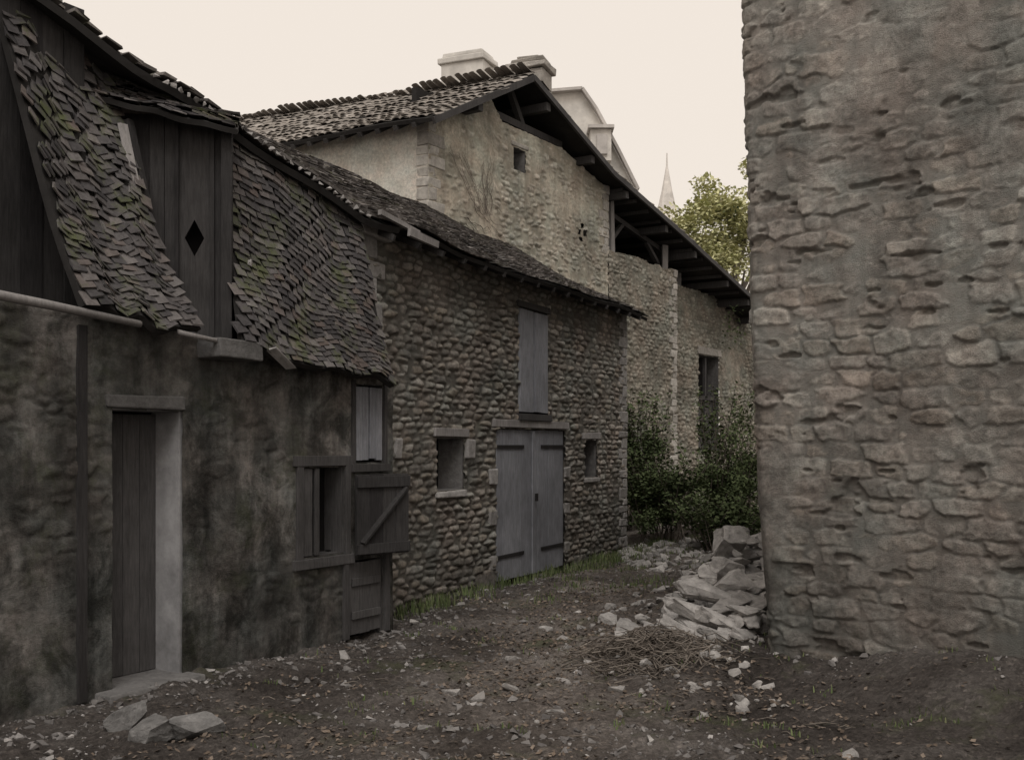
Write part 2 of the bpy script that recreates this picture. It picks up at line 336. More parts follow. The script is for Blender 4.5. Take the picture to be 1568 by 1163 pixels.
# ------------------------------------------------------------------ roof builder
def polyf(pts):
    pts=[Vector(p) for p in pts]
    def f(a):
        a=min(max(a,0),1)*(len(pts)-1); i=min(int(a),len(pts)-2); t=a-i
        return pts[i].lerp(pts[i+1],t)
    return f
def resamp(e,t,n=40):
    E=[Vector(p) for p in e];T=[Vector(p) for p in t]
    cum=[0]
    for i in range(len(E)-1): cum.append(cum[-1]+((E[i+1]-E[i]).length+(T[i+1]-T[i]).length)/2)
    oe=[];ot=[]
    for k in range(n+1):
        s=cum[-1]*k/n; i=0
        while i<len(E)-2 and cum[i+1]<s:i+=1
        q=(s-cum[i])/(cum[i+1]-cum[i]); oe.append(E[i].lerp(E[i+1],q)); ot.append(T[i].lerp(T[i+1],q))
    return oe,ot
def roof(name,parent,eave,top,mat,w=.17,ex=.12,th=.016,kind='flat',sag=.03,jit=1.0,wav=.03,under=.05,miss=.01,hk=.8):
    oe,ot=resamp(eave,top); fe=polyf(oe); ft=polyf(ot)
    ph=R()*6
    def S(a,b):
        p=fe(a).lerp(ft(a),b); nz=-sag*math.sin(math.pi*min(max(b,0),1))*(1+.4*math.sin(a*7+ph))+wav*(math.sin(a*9+ph)*math.cos(b*5+ph)*.6+math.sin(a*23+ph*2)*.25+math.sin(a*15+b*9)*.3)
        return p+Vector((0,0,nz))
    L=sum((oe[i+1]-oe[i]).length+(ot[i+1]-ot[i]).length for i in range(len(oe)-1))/2
    Sl=sum((oe[i]-ot[i]).length for i in range(0,len(oe),5))/len(range(0,len(oe),5))
    def frame(a,b):
        e=.01; p=S(a,b); ta=(S(min(a+e,1),b)-S(max(a-e,0),b)).normalized(); tb=(S(a,min(b+e,1))-S(a,max(b-e,0))).normalized()
        n=ta.cross(tb).normalized()
        if n.z<0:n=-n
        return p,ta,tb,n
    na,nb=30,10; vs=[];fs=[]
    for s in(0,1):
        for i in range(na+1):
            for j in range(nb+1):
                p,ta,tb,n=frame(i/na,j/nb); vs.append(p-n*(.012+under*s))
    K=(na+1)*(nb+1)
    for i in range(na):
        for j in range(nb):
            a=i*(nb+1)+j; fs.append((a,a+nb+1,a+nb+2,a+1)); fs.append(tuple(K+x for x in(a,a+1,a+nb+2,a+nb+1)))
    for i in range(na):
        for j in(0,nb):
            a=i*(nb+1)+j; fs.append((a,a+nb+1,a+nb+1+K,a+K))
    for j in range(nb):
        for i in(0,na):
            a=i*(nb+1)+j; fs.append((a,a+1,a+1+K,a+K))
    ub=MB(); ub.add(vs,fs,.5); ub.build(name+'_deck',M_under,parent)
    mb=MB(); rows=max(1,int(Sl/ex)); cols=max(1,int(L/w))
    for j in range(rows+1):
        off=.5*(j%2) if kind=='flat' else 0
        for i in range(cols):
            a=(i+.5+off+U_(-.10,.10)*jit)/cols
            if a>1.0: continue
            if R()<miss: continue
            b=(j+U_(-.11,.11)*jit+.22*math.sin(a*13+j*.5)*jit)/rows
            p,ta,tb,n=frame(a,min(max(b,0),1))
            ang=U_(-.05,.05)*jit
            if R()<.03: ang*=3
            ax=(ta*math.cos(ang)+tb*math.sin(ang)); ay=n.cross(ax).normalized()
            if ay.dot(tb)<0: ay=-ay
            tilt=(th*1.5/ex)+U_(-.02,.045)*jit
            ay2=(ay-n*tilt).normalized(); nn=ax.cross(ay2).normalized()
            if nn.dot(n)<0: nn=-nn
            c=p+ay2*(ex*.75)+nn*(th*1.9)
            ww=w*U_(.8,1.0)
            if kind=='flat':
                mb.obox(c,ax,ay2,nn,ww/2,ex*.9,th/2,R(),.005*jit)
            else:
                rr=w*.53*U_(.9,1.05); vs=[];fs=[];n6=6
                c=c+nn*U_(-.008,.008)
                for e,(sgn,k) in enumerate(((-1,1.0),(1,.8))):
                    for s2 in(1,.82):
                        for q in range(n6+1):
                            t=math.pi*q/n6
                            vs.append(c+ay2*(ex*.62*sgn)+ax*(math.cos(t)*rr*k*s2)+nn*(math.sin(t)*rr*k*s2*hk-.012))
                m=n6+1
                for q in range(n6):
                    fs.append((q,q+1,2*m+q+1,2*m+q)); fs.append((m+q,3*m+q,3*m+q+1,m+q+1)); fs.append((q,m+q,m+q+1,q+1))
                mb.add(vs,fs,R())
    mb.build(name,mat,parent)
    return S

def door(mb,fr,a0,a1,z0,z1,d,n,th=.035,battens=(),bt=.025):
    w=(a1-a0)/n
    for i in range(n):
        fr.box(mb,a0+i*w+.002,a0+(i+1)*w-.002,d,d+th+U_(0,.004),z0+U_(0,.02),z1-U_(0,.008),R())
    for (y,h) in battens: fr.box(mb,a0+.03,a1-.03,d+th+.006,d+th+bt,y-h/2,y+h/2,R())

def reveal(fr,parent,a0,a1,z0,z1,depth,mat,nm,back=M_dark,sill=True):
    mb=MB(); t=.05
    fr.box(mb,a0-t,a0+.006,-depth,-.002,z0-t,z1+t); fr.box(mb,a1-.006,a1+t,-depth,-.002,z0-t,z1+t)
    fr.box(mb,a0+.007,a1-.007,-depth,-.003,z1-.006,z1+t)
    if sill: fr.box(mb,a0+.007,a1-.007,-depth,-.003,z0-t,z0+.006)
    mb.build(nm+'_reveal',mat,parent)
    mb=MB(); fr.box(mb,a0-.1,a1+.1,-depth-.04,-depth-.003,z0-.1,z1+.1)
    mb.build(nm+'_interior',back,parent)  # backing panel whose dark colour paints the interior shade

Z=Vector((0,0,1))
# ================================================================== BARN
barn=empty('stone_barn')
B=Fr((-1.24,11.14),(.43,.9),(.9,-.43))
holes=[(.93,1.546,1.23,1.82),(2.40,4.55,-1,1.95),(3.04,3.94,2.15,3.51),(5.33,5.83,1.26,1.81)]
f=lambda v:(lambda u:0*u+v)
wall('front_wall',barn,B.posf(),np.arange(-.54,7.16,.0145),f(4.0),f(-.15),310,plaster_over(pat_rubble(3,.235,.076,.028,.18,.32,2.8,.55,.7,.36,.26,.8,.03),.80,.03,.03,77),M_barn,holes)
for i,(a,b,c,d) in enumerate(holes):
    reveal(B,barn,a,b,c,d,.32 if i in(0,3) else .16,M_dkst if i in (0,3) else M_wooddk,'opening_%d'%i,sill=(i!=1))
mb=MB()
B.box(mb,-.54,-.42,-3.6,-.02,-.2,4.0); B.box(mb,7.02,7.14,-3.0,-.02,-.2,4.0)
mb.build('end_walls',M_quoin,barn)
mb=MB(); k=0
z=2.75
while z<3.86:
    h=U_(.15,.26); L=U_(.34,.44) if k%2 else U_(.24,.32)
    B.box(mb,-.60,-.60+L,-.25,.035+U_(0,0.015),z+.004,min(z+h,3.9)-.004,None,.014); z+=h;k+=1
B.box(mb,-.66,-.12,-.3,.10,3.80,3.90,.7,.012)
B.box(mb,1.60,1.78,-.2,.045,1.58,1.80,.8,.015);B.box(mb,.02,.15,-.2,.045,1.6,1.82,.8,.015)
z=0; k=0
while z<3.85:
    h=U_(.10,.2); L=U_(.28,.4) if k%2 else U_(.15,.25)
    B.box(mb,7.16-L,7.165,-.25,.03+U_(0,0.012),z+.004,min(z+h,3.95)-.004,U_(0,.5),.012); z+=h;k+=1
B.box(mb,.9,1.58,-.2,.05,1.15,1.222,.6,.008); B.box(mb,5.28,5.88,-.2,.045,1.19,1.252,.6,.008)
for zz in (.30,.85,1.35):
    B.box(mb,2.19,2.39,-.2,.036,zz-.09,zz+.09,None,.014); B.box(mb,4.56,4.74,-.2,.036,zz-.08,zz+.08,None,.014)
mb.build('quoins_and_sills',M_quoin,barn,bevel=.015)
mb=MB()
B.box(mb,.84,1.64,-.2,.045,1.835,1.93,.9,.008); B.box(mb,5.24,5.94,-.2,.045,1.825,1.92,.9,.008)
mb.build('window_lintels',M_woodlt,barn,bevel=.006)
mb=MB()
B.box(mb,2.30,4.66,-.12,.05,1.962,2.06,.9,.004)
mb.build('door_lintel',M_woodlt,barn,bevel=.006)
mb=MB()
B.box(mb,2.98,4.0,-.12,.045,3.52,3.60,.3,.004); B.box(mb,2.98,4.0,-.12,.07,2.06,2.145,.3,.004)
mb.build('hatch_frame',M_wooddk,barn,bevel=.005)
mb=MB()
door(mb,B,2.42,3.47,.04,1.94,-.03,6); door(mb,B,3.49,4.53,.03,1.94,-.03,6)
door(mb,B,3.05,3.46,2.16,3.50,.0,2); door(mb,B,3.52,3.93,2.16,3.50,.0,2)
B.box(mb,3.445,3.515,.012,.03,.05,1.92,.8)
mb.build('door_leaves',M_wood,barn,bevel=.003)
mb=MB()
for a0,a1 in((2.42,3.2),(3.75,4.53)):
    for zz in(.35,1.72): B.box(mb,a0,a1,.011,.022,zz-.022,zz+.022)
B.box(mb,3.52,3.56,.03,.06,1.0,1.1)
mb.build('door_ironwork',M_iron,barn)
E1=[(2.23,17.72,3.84),(-.2,12.62,3.86),(-1.12,10.69,3.9)]
T1=[(-.24,18.85,5.32),(-2.0,15.1,5.38),(-3.55,11.85,5.46)]
roof('lean_to_roof',barn,E1,T1,M_tileb,.15,.12,.016,'flat',.07,1.2,.05,.045)
E2=[(-1.10,10.72,3.91),(-1.36,10.32,3.89),(-1.93,9.58,4.20),(-2.42,8.98,4.47),(-2.83,8.38,4.62),(-3.16,7.88,4.87),(-3.53,7.38,5.06),(-4.2,6.3,5.2)]
T2=[(-3.53,11.88,5.46),(-3.8,11.4,5.5),(-4.2,10.7,5.55),(-4.6,10.0,5.6),(-5,9.3,5.7),(-5.3,8.8,5.8),(-5.6,8.4,5.9),(-6.2,7.3,6.0)]
roof('upper_roof',barn,E2,T2,M_tileb,.16,.13,.024,'flat',.04,2.0,.06,.06,.02)
mb=MB()
vb=[Vector(p) for p in T1]+[Vector(p) for p in T2]; vs=[];fs=[]
for p in vb: vs+= [p+Vector((0,0,-.03)),p+Vector((-2.0,1.0,-1.3))]
for i in range(len(vb)-1): fs.append((2*i,2*i+2,2*i+3,2*i+1))
mb.add(vs,fs,.5); mb.build('rear_slope',M_tileb,barn)
mb=MB()
for i in range(16):
    s=-.4+i*.5; z=3.80
    p=B.P(s,.28,z-.02); q=B.P(s,-1.2,z+.62); mb.beam(p,q,.05,.06,None,.004)
mb.beam(B.P(7.3,.02,3.93),B.P(-.55,.02,3.93),.12,.10,.3)
mb.build('rafters',M_wooddk,barn)
mb=MB(); mb.beam(B.P(-.25,.36,3.86),B.P(.30,.37,3.83),.04,.07,.9,.006); mb.beam(B.P(-.7,.30,3.98),B.P(.0,.32,3.90),.04,.05,.6,.004)
mb.build('loose_fascia_board',M_woodlt,barn)
mb=MB(); fe=polyf(resamp(E2[1:5],T2[1:5])[0])
for i in range(30):
    p=fe(i/29*.95+.02)+Vector((.03,-.02,.01)); rock(mb,p,.03*U_(.4,1),.03,.022,SM)
mb.build('tile_mortar',M_quoin,barn)

# ================================================================== COTTAGE
cot=empty('plastered_cottage')
C=Fr((-1.15,10.3),(-.52,-.855),(.855,-.52))
ch=[(2.58,3.20,-1,2.0),(.72,1.25,.78,1.55),(.17,.57,1.58,2.30),(.16,.66,-1,.70)]
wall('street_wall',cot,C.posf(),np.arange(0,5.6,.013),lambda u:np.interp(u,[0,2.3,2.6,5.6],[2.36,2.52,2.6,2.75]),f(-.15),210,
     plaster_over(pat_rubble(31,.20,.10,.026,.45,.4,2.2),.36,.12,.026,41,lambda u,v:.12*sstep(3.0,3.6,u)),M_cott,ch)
reveal(C,cot,2.58,3.20,0,2.0,.30,M_jamb,'house_door',sill=False)
reveal(C,cot,.72,1.25,.78,1.55,.2,M_wooddk,'window')
reveal(C,cot,.17,.57,1.58,2.30,.1,M_wooddk,'loft_hatch')
reveal(C,cot,.16,.66,0,.70,.12,M_wooddk,'low_hatch',sill=False)
mb=MB(); C.box(mb,0.0,.1,-1.0,-.01,-.2,2.4); mb.build('return_wall',M_dkst,cot)
mb=MB()
door(mb,C,2.585,3.195,.03,1.98,-.29,4); mb.build('house_door_leaf',M_wooddk,cot,bevel=.003)
mb=MB(); C.box(mb,2.55,3.25,-.2,.04,2.01,2.10,.2,.01); C.box(mb,2.5,3.35,-.28,.2,-.06,.035,.8,.015)
C.box(mb,1.97,2.42,-.25,.28,2.41,2.55,.1,.02)
mb.build('stone_lintel_and_step',M_dkst,cot,bevel=.012)
mb=MB()
C.box(mb,1.26,1.34,-.05,.04,.70,1.62,.4,.004);C.box(mb,.64,.71,-.05,.04,.70,1.62,.4,.004);C.box(mb,.60,1.38,-.05,.045,1.56,1.65,.6,.004);C.box(mb,.60,1.38,-.05,.055,.68,.77,.6,.004)
C.box(mb,1.05,1.10,.0,.03,.79,1.54,.3)
C.box(mb,1.13,1.24,.0,.02,.79,1.54,.5)
mb.build('window_frame',M_wooddk,cot,bevel=.004)
S_o=C.P(.63,.07,0); sd=(C.u*-.98+C.n*.25).normalized()
Sh=Fr((S_o.x,S_o.y),(sd.x,sd.y),(C.n-sd*C.n.dot(sd)).to_tuple()[:2])
mb=MB(); door(mb,Sh,0,.60,.74,1.48,0,4,.03)
Sh.box(mb,.0,.60,.035,.06,.76,.85,.9);Sh.box(mb,.0,.60,.035,.06,1.36,1.46,.9)
mb.beam(Sh.P(.05,.049,.86),Sh.P(.55,.049,1.35),.026,.07,.95,0,Vector((C.n.x,C.n.y,0)))
mb.build('braced_shutter',M_woodbk,cot,bevel=.003)
mb=MB(); door(mb,C,.18,.36,1.6,2.28,.0,2,.03); door(mb,C,.38,.56,1.6,2.28,.0,2,.03)
mb.build('loft_shutters',M_wood,cot,bevel=.003)
mb=MB()
C.box(mb,.12,.16,-.02,.05,1.55,2.33,.2);C.box(mb,.58,.62,-.02,.05,1.55,2.33,.2);C.box(mb,.1,.64,-.02,.07,1.50,1.57,.2)
door(mb,C,.18,.64,.02,.68,-.02,3,.03,((.5,.07),(.2,.07)))
C.box(mb,.08,.15,-.02,.05,0,.74,.9);C.box(mb,.67,.74,-.02,.05,0,.74,.2)
mb.build('low_door_and_frames',M_wooddk,cot,bevel=.003)
mb=MB()
C.box(mb,3.42,3.49,-.02,.045,0,2.55,.3,.01)
mb.build('wall_posts',M_woodbk,cot)
mb=MB(); mb.tube([C.P(3.15,.25,2.58),C.P(3.9,.24,2.64),C.P(5.2,.25,2.72)],.025,.035,8,.1)
mb.tube([C.P(2.35,.22,2.52),C.P(2.8,.23,2.56)],.02,.02,6,.5)
mb.build('eave_pole',M_woodlt,cot,True)
ER=[(-1.075,9.95,2.32),(-1.55,9.13,2.40),(-2.07,8.31,2.50)]
TR=[(-1.44,10.40,3.80),(-1.957,9.72,4.12),(-2.44,9.1,4.40)]
roof('main_roof',cot,ER,TR,M_tile,.115,.066,.009,'flat',.10,1.1,.055,.05,.015)
EL=[(-2.28,7.96,2.57),(-2.54,7.55,2.62),(-2.805,7.10,2.67)]
TL=[(-3.1,8.45,4.5),(-3.36,8.0,4.7),(-3.6,7.55,4.95)]
roof('sagging_roof',cot,EL,TL,M_tile,.115,.066,.009,'flat',.20,1.2,.07,.05,.02)
D=Fr((-3.15,8.45),(.988,.156),(.156,-.988))
mb=MB()
c,hw,hh=.646,.075,.145; a0,a1,z0,z1,zc=.52,.78,2.4,4.34,3.38
P=[D.P(a0,0,z0),D.P(a1,0,z0),D.P(a1,0,z1),D.P(a0,0,z1),D.P(c,0,zc-hh),D.P(c+hw,0,zc),D.P(c,0,zc+hh),D.P(c-hw,0,zc)]
fs=[(0,1,4),(1,5,4),(1,2,5),(2,6,5),(2,3,6),(3,7,6),(3,0,7),(0,4,7)]
mb.add(P,fs,.5)
Q=[p+D.n*-.03 for p in P[4:]]; mb.add(P[4:]+Q,[(0,1,5,4),(1,2,6,5),(2,3,7,6),(3,0,4,7)],.2)
for a,b in((-.1,.1),(.105,.3),(.305,.415),(.42,.515),(.785,.86)): D.box(mb,a,b,-.03,U_(0,.02),2.4,4.34)
D.box(mb,.86,.94,-.03,.09,2.4,4.30,.9); D.box(mb,.50,.53,.004,.04,2.4,4.3,.1);D.box(mb,.77,.80,.004,.03,2.4,4.3,.9)
D.box(mb,-.1,.95,.0,.12,2.4,2.5,.5)
mb.beam(D.P(.16,.12,4.25),D.P(.5,.3,2.7),.06,.07,.9)
mb.build('dormer_boards',M_woodbk,cot)
mb=MB(); mb.beam(D.P(.14,.20,4.2),D.P(.30,.32,3.45),.07,.03,.9,.006); mb.beam(D.P(.30,.33,3.43),D.P(.37,.36,3.05),.05,.03,.3,.006)
mb.build('dormer_batten',M_woodlt,cot)
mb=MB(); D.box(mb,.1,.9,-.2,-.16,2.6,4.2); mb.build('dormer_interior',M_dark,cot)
roof('dormer_roof',cot,[D.P(1.0,.22,4.20),D.P(.4,.24,4.32),D.P(-.2,.24,4.44)],[D.P(.95,-.5,4.5),D.P(.4,-.5,4.62),D.P(-.2,-.5,4.78)],M_tile,.12,.08,.012,'flat',.0,1.4,.02,.04,.02)
mb=MB()
a=2.95
while a<5.5: C.box(mb,a,a+.17,-.65,-.62+U_(0,.015),2.4,5.0); a+=.175
C.box(mb,.6,2.3,-1.1,-1.05,2.2,3.5,.1)
mb.build('upper_boarding',M_woodbk,cot)
mb=MB(); mb.beam(C.P(1.92,.30,2.50),C.P(1.74,.34,2.35),.13,.013,.98,.01); mb.build('slipped_tile',M_quoin,cot)
mb=MB()
rock(mb,(-2.05,8.48,3.17),.035,.02,.03,SM); mb.build('pale_roof_stone',M_quoin,cot)
mb=MB(); C.box(mb,.4,5.6,-3.0,-2.9,-.2,3.6); C.box(mb,5.5,5.6,-2.9,-.02,-.2,3.8); mb.build('rear_walls',M_dkst,cot)

# ================================================================== GABLED HOUSE
gab=empty('gabled_stone_house')
G=Fr((-1.29,16.6),(.55,.835),(.835,-.55))
gt=lambda u:np.interp(u,[0,1.7,2.0,4.0,5.8],[6.75,7.50,7.20,7.20,6.80])
gh_=[(2.37,2.74,6.47,6.86),(4.60,4.70,5.72,5.82),(4.80,4.92,5.72,5.84),(4.70,4.80,5.86,5.95),(4.62,4.76,5.60,5.68)]
wall('gable_wall',gab,G.posf(),np.arange(-.03,5.80,.017),gt,f(0),400,
     plaster_over(pat_rubble(61,.20,.085,.032,.36,.45,2.6,.35,.7,.4),.64,.10,.026,66,lambda u,v:.14*sstep(5.0,7.2,v)*sstep(5.8,1.0,u)-.1*sstep(3,5.5,u)),M_gable,gh_)
lowp=plaster_over(pat_rubble(71,.21,.085,.034,.2,.4,2.6,.4,.7,.4),.72,.06,.03,76)
wall('annex_wall',gab,G.posf(),np.arange(5.80,8.98,.018),lambda u:5.54+.14*fbm(u*3,u*0,3,5),f(-.2),300,lowp,M_low)
G2=Fr((G.o+G.n*-.5).to_tuple()[:2],(.55,.835),(.835,-.55))
wall('rear_annex_wall',gab,G2.posf(),np.arange(8.7,16.5,.022),lambda u:5.40+.14*fbm(u*3,u*0,3,6),f(-.2),260,plaster_over(pat_rubble(81,.22,.095,.042,.15,.3,2.4,.5),.76,.06,.04,86),M_low,[(11.33,12.6,1.59,3.94)])
reveal(G2,gab,11.33,12.6,1.59,3.94,.3,M_dkst,'tall_opening')
reveal(G,gab,2.37,2.74,6.47,6.86,.3,M_dkst,'gable_window')
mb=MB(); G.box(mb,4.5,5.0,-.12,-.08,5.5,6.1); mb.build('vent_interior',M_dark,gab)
mb=MB(); G2.box(mb,11.25,12.7,-.2,.06,3.96,4.14,.3,.01)
G.box(mb,2.30,2.82,-.1,.045,6.875,6.95,.5,.01)
z=0;k=0
while z<5.45:
    h=U_(.10,.2); L=U_(.25,.4) if k%2 else U_(.15,.25)
    G.box(mb,9.0-L,8.99,-.5,.03+U_(0,.015),z+.004,z+h-.004,None,.015); z+=h;k+=1
z=5.5
while z<6.7:
    h=U_(.12,.2); L=U_(.25,.4) if k%2 else U_(.15,.25)
    G.box(mb,5.8-L,5.815,-.3,.03,z+.004,z+h-.004,None,.015)
    z+=h;k+=1
z=3.5
while z<6.6:
    h=U_(.12,.24); L=U_(.25,.4) if k%2 else U_(.12,.25)
    G.box(mb,-.035,L,-.2,.022+U_(0,.012),z+.003,z+h-.003,None,.015)
    z+=h;k+=1
mb.build('corner_blocks',rnd_mat('gable_corner_stone',[(.32,.30,.265),(.48,.455,.405)],12,.6,1.25,.8,.02),gab,bevel=.015)
mb=MB(); G2.box(mb,11.36,12.57,-.2,-.12,1.6,2.9,.5); G2.box(mb,11.9,11.98,-.12,-.05,1.6,3.9,.4);G2.box(mb,11.36,12.57,-.12,-.05,2.85,2.95,.4)
mb.build('opening_woodwork',M_wooddk,gab)
Sd=Fr((-1.29,16.6),(-.835,.55),(-.55,-.835))
wall('limewashed_side_wall',gab,Sd.posf(),np.arange(-.03,9.8,.05),lambda u:6.70+.03*u,f(0),130,plaster_over(pat_rubble(91,.3,.15,.02),.1,.02,.02,96),M_white)
gf=lambda s,d,z:G.P(s,d,z)
roof('left_slope',gab,[gf(-.38,.40,6.62),gf(-.38,-5,6.76),gf(-.38,-9.8,7.0)],[gf(2.4,.40,8.05),gf(2.4,-5,8.36),gf(2.4,-9.8,8.65)],M_tile2,.17,.22,.012,'canal',.04,1.3,.04,.06,.0,.34)
VR=[(2.4,8.05),(5.3,7.02),(8.6,6.34),(12,5.58),(14.5,5.05)]
for k in range(4):
    (sa,za),(sb,zb)=VR[k],VR[k+1]
    roof('right_slope_%d'%k,gab,[gf(sb,.40,zb),gf(sb,-3,zb+.02),gf(sb,-6.8,zb+.05)],[gf(sa,.40,za),gf(sa,-3,za+.05),gf(sa,-6.8,za+.3)],M_tile2,.16,.26,.015,'canal',.0,1.3,.02,.06,.0,.55)
mb=MB()
mb.beam(gf(-.38,.40,6.56),gf(2.4,.40,7.97),.05,.10,.2)
for k in range(4):
    (sa,za),(sb,zb)=VR[k],VR[k+1]; mb.beam(gf(sa,.41,za-.07),gf(sb,.41,zb-.07),.05,.10,.4)
    for q in (.2,.75):
        s=sa+(sb-sa)*q; z=za+(zb-za)*q; mb.beam(gf(s,.35,z-.2),gf(s,-5,z-.2),.13,.14)
mb.beam(gf(.9,.36,7.10),gf(.9,-4,7.10),.12,.12)
mb.beam(gf(1.9,-.1,7.32),gf(4.1,-.1,7.30),.12,.12); mb.beam(gf(2.9,-.15,7.35),gf(2.5,-.15,7.9),.1,.1)
for i in range(26):
    d=-i*.36; mb.beam(gf(-.36,d,6.56+(-d)*.02),gf(.3,d,6.92+(-d)*.02),.07,.07)
for i in range(14):
    s=5.9+i*.55; z=np.interp(s,[p[0] for p in VR],[p[1] for p in VR]); mb.beam(gf(s,.3,z-.12),gf(s,-4,z-.10),.06,.07)
mb.build('roof_timbers',M_wooddk,gab)
mb=MB()
mb.beam(gf(6.12,-.12,5.55),gf(6.10,-.12,6.72),.14,.13,.3,.01); mb.beam(gf(8.72,-.14,5.55),gf(8.72,-.14,6.15),.13,.13,.3,.01)
mb.beam(gf(7.1,-1.0,5.5),gf(7.1,-1.0,6.5),.12,.12,.1); mb.beam(gf(10.4,-.6,5.4),gf(10.4,-.6,5.8),.14,.14,.2)
mb.build('loft_posts',M_woodlt,gab)
mb=MB(); mb.beam(gf(6.2,-.3,6.50),gf(8.8,-.3,6.08),.10,.10,.3); mb.beam(gf(8.7,-.3,5.75),gf(8.1,-.3,6.15),.08,.08,.6); mb.beam(gf(6.3,-.3,5.8),gf(7.0,-.3,6.35),.08,.08,.6)
mb.build('loft_braces',M_wooddk,gab)
mb=MB(); G.box(mb,5.9,14,-3.2,-3.1,5.3,6.9); G.box(mb,5.9,14,-3.1,-.6,5.2,5.3); G.box(mb,1.6,4.6,-1.6,-1.5,6.9,7.95)
mb.build('loft_interior',M_under,gab)
mb=MB(); G.box(mb,5.70,5.785,-5,-.1,0,6.9); G.box(mb,0,16,-6.9,-6.7,0,5.5); mb.build('hidden_side_walls',M_far,gab)
def chimney(nm,c,w,d,z0,z1,mat,cap):
    F=Fr(c,(.835,-.35),(-.35,-.835)); mb=MB()
    F.box(mb,-w/2,w/2,-d/2,d/2,z0,z1-.22,.5,.02); F.box(mb,-w/2-.06,w/2+.06,-d/2-.06,d/2+.06,z1-.219,z1-.10,.8,.02)
    if cap:
        F.box(mb,-w/2,w/2,-d/2+.03,d/2-.03,z1-.098,z1-.02,.4,.03); F.box(mb,-w/2+.1,w/2-.1,-.15,.15,z1-.018,z1+.08,.7,.03)
    else: F.box(mb,-w/2+.02,w/2-.02,-d/2+.02,d/2-.02,z1-.098,z1,.6,.02)
    mb.build(nm,mat,gab,bevel=.02)
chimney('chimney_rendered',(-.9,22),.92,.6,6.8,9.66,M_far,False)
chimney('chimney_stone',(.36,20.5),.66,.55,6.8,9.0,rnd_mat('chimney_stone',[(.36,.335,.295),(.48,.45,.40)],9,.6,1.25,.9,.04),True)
mb=MB()
for i in range(16):
    s=1.5;z=5.55; pts=[]
    s+=U_(-.25,.2); ds=U_(-.10,.04)
    for q in range(9):
        pts.append(G.P(s,.04+U_(0,.015),z)); s+=ds+U_(-.06,.06); z+=U_(.04,.16)
    mb.tube(pts,.005,.003,3)
for i in range(9):
    pts=[];s=U_(.8,1.4);z=U_(5.2,6.0)
    for q in range(8): pts.append(G.P(s,.04,z)); s+=U_(.03,.16); z+=U_(-.09,.06)
    mb.tube(pts,.005,.003,3)
mb.build('dry_creeper',M_twig,gab)

# ================================================================== RIGHT BUILDING
tow=empty('stone_corner_building')
raw=[(5.2,17.5),(3.9,13.8),(2.95,11.4),(2.42,9.7),(2.19,9.0),(2.12,8.78),(2.20,8.62),(2.7,8.17),(3.4,7.54),(4.6,6.46),(6.2,5.02),(7.5,3.85)]
pts=np.array(raw)
def cat(pts,n):
    out=[]
    P=np.vstack([2*pts[0]-pts[1],pts,2*pts[-1]-pts[-2]])
    for i in range(1,len(P)-2):
        for t in np.linspace(0,1,n,endpoint=False):
            a,b,c,d=P[i-1:i+3]; out.append(.5*((2*b)+(-a+c)*t+(2*a-5*b+4*c-d)*t*t+(-a+3*b-3*c+d)*t**3))
    out.append(P[-2]); return np.array(out)
pc=cat(pts,24); seg=np.linalg.norm(np.diff(pc,axis=0),axis=1); cs=np.concatenate([[0],np.cumsum(seg)])
tx=np.gradient(pc[:,0],cs); ty=np.gradient(pc[:,1],cs)
def tower_pos(U,V,h):
    x=np.interp(U,cs,pc[:,0]); y=np.interp(U,cs,pc[:,1]); a=np.interp(U,cs,tx); b=np.interp(U,cs,ty); l=np.sqrt(a*a+b*b)
    nx,ny=b/l,-a/l
    sh=np.interp(V,[-.3,0,1.4,2.8,3.95,5.2,7.2],[.02,0,-.11,-.175,-.215,-.25,-.29])
    return x+nx*h+sh, y+ny*h+sh*.3, V
i0=cs[np.argmin(np.abs(pc[:,0]-2.42)+np.abs(pc[:,1]-9.7))]; i1=cs[np.argmin(np.abs(pc[:,0]-3.75)+np.abs(pc[:,1]-7.2))]
us=np.concatenate([np.arange(0,i0,.04),np.arange(i0,i1,.009),np.arange(i1,cs[-1],.03)])
def tower_pat():
    A=pat_rubble(101,.30,.135,.022,.20,.42,4.5,.10,1.3,.26,.22,.5,.018)
    def f2(U,V):
        h,rn,m=A(U,V)
        cv=fbm(U*3.2,V*9,3,410); k=sstep(.70,.745,cv)
        h=h-.03*k+.02*(fbm(U*2.5,V*2.5,3,433)-.5); return h,rn,m*(1-.3*k)
    return f2
wall('curved_wall',tow,tower_pos,us,f(7.2),f(-.25),660,plaster_over(tower_pat(),.68,.10,.018,106,None,1.3),M_tower)
mb=MB(); n6=len(pc[::6]); mb.add([Vector((p[0]+.2,p[1],7.15)) for p in pc[::6]]+[Vector((9,17,7.15)),Vector((9,4,7.15))],[tuple(range(n6))+(n6+1,n6)],.5)
mb.build('wall_top',M_under,tow)
mb=MB()
for (zz,n,sg) in((2.75,70,.10),(1.55,340,.17),(1.9,160,.1),(3.7,30,.1)):
    for i in range(n):
        c=Vector((2.08+U_(-.14,.02)-(.10 if zz<2 else .15),8.98+U_(-.1,.3),zz+random.gauss(0,sg)))
        d=Vector((U_(-1,1),U_(-1,1),U_(-1,1))).normalized(); e=d.cross(Vector((U_(-1,1),U_(-1,1),1))).normalized(); s=U_(.01,.022)
        mb.add([c,c+d*s+e*s*.5,c+d*s*2,c+d*s-e*s*.5],[(0,1,2,3)])
mb.build('wall_plants',M_bush,tow)

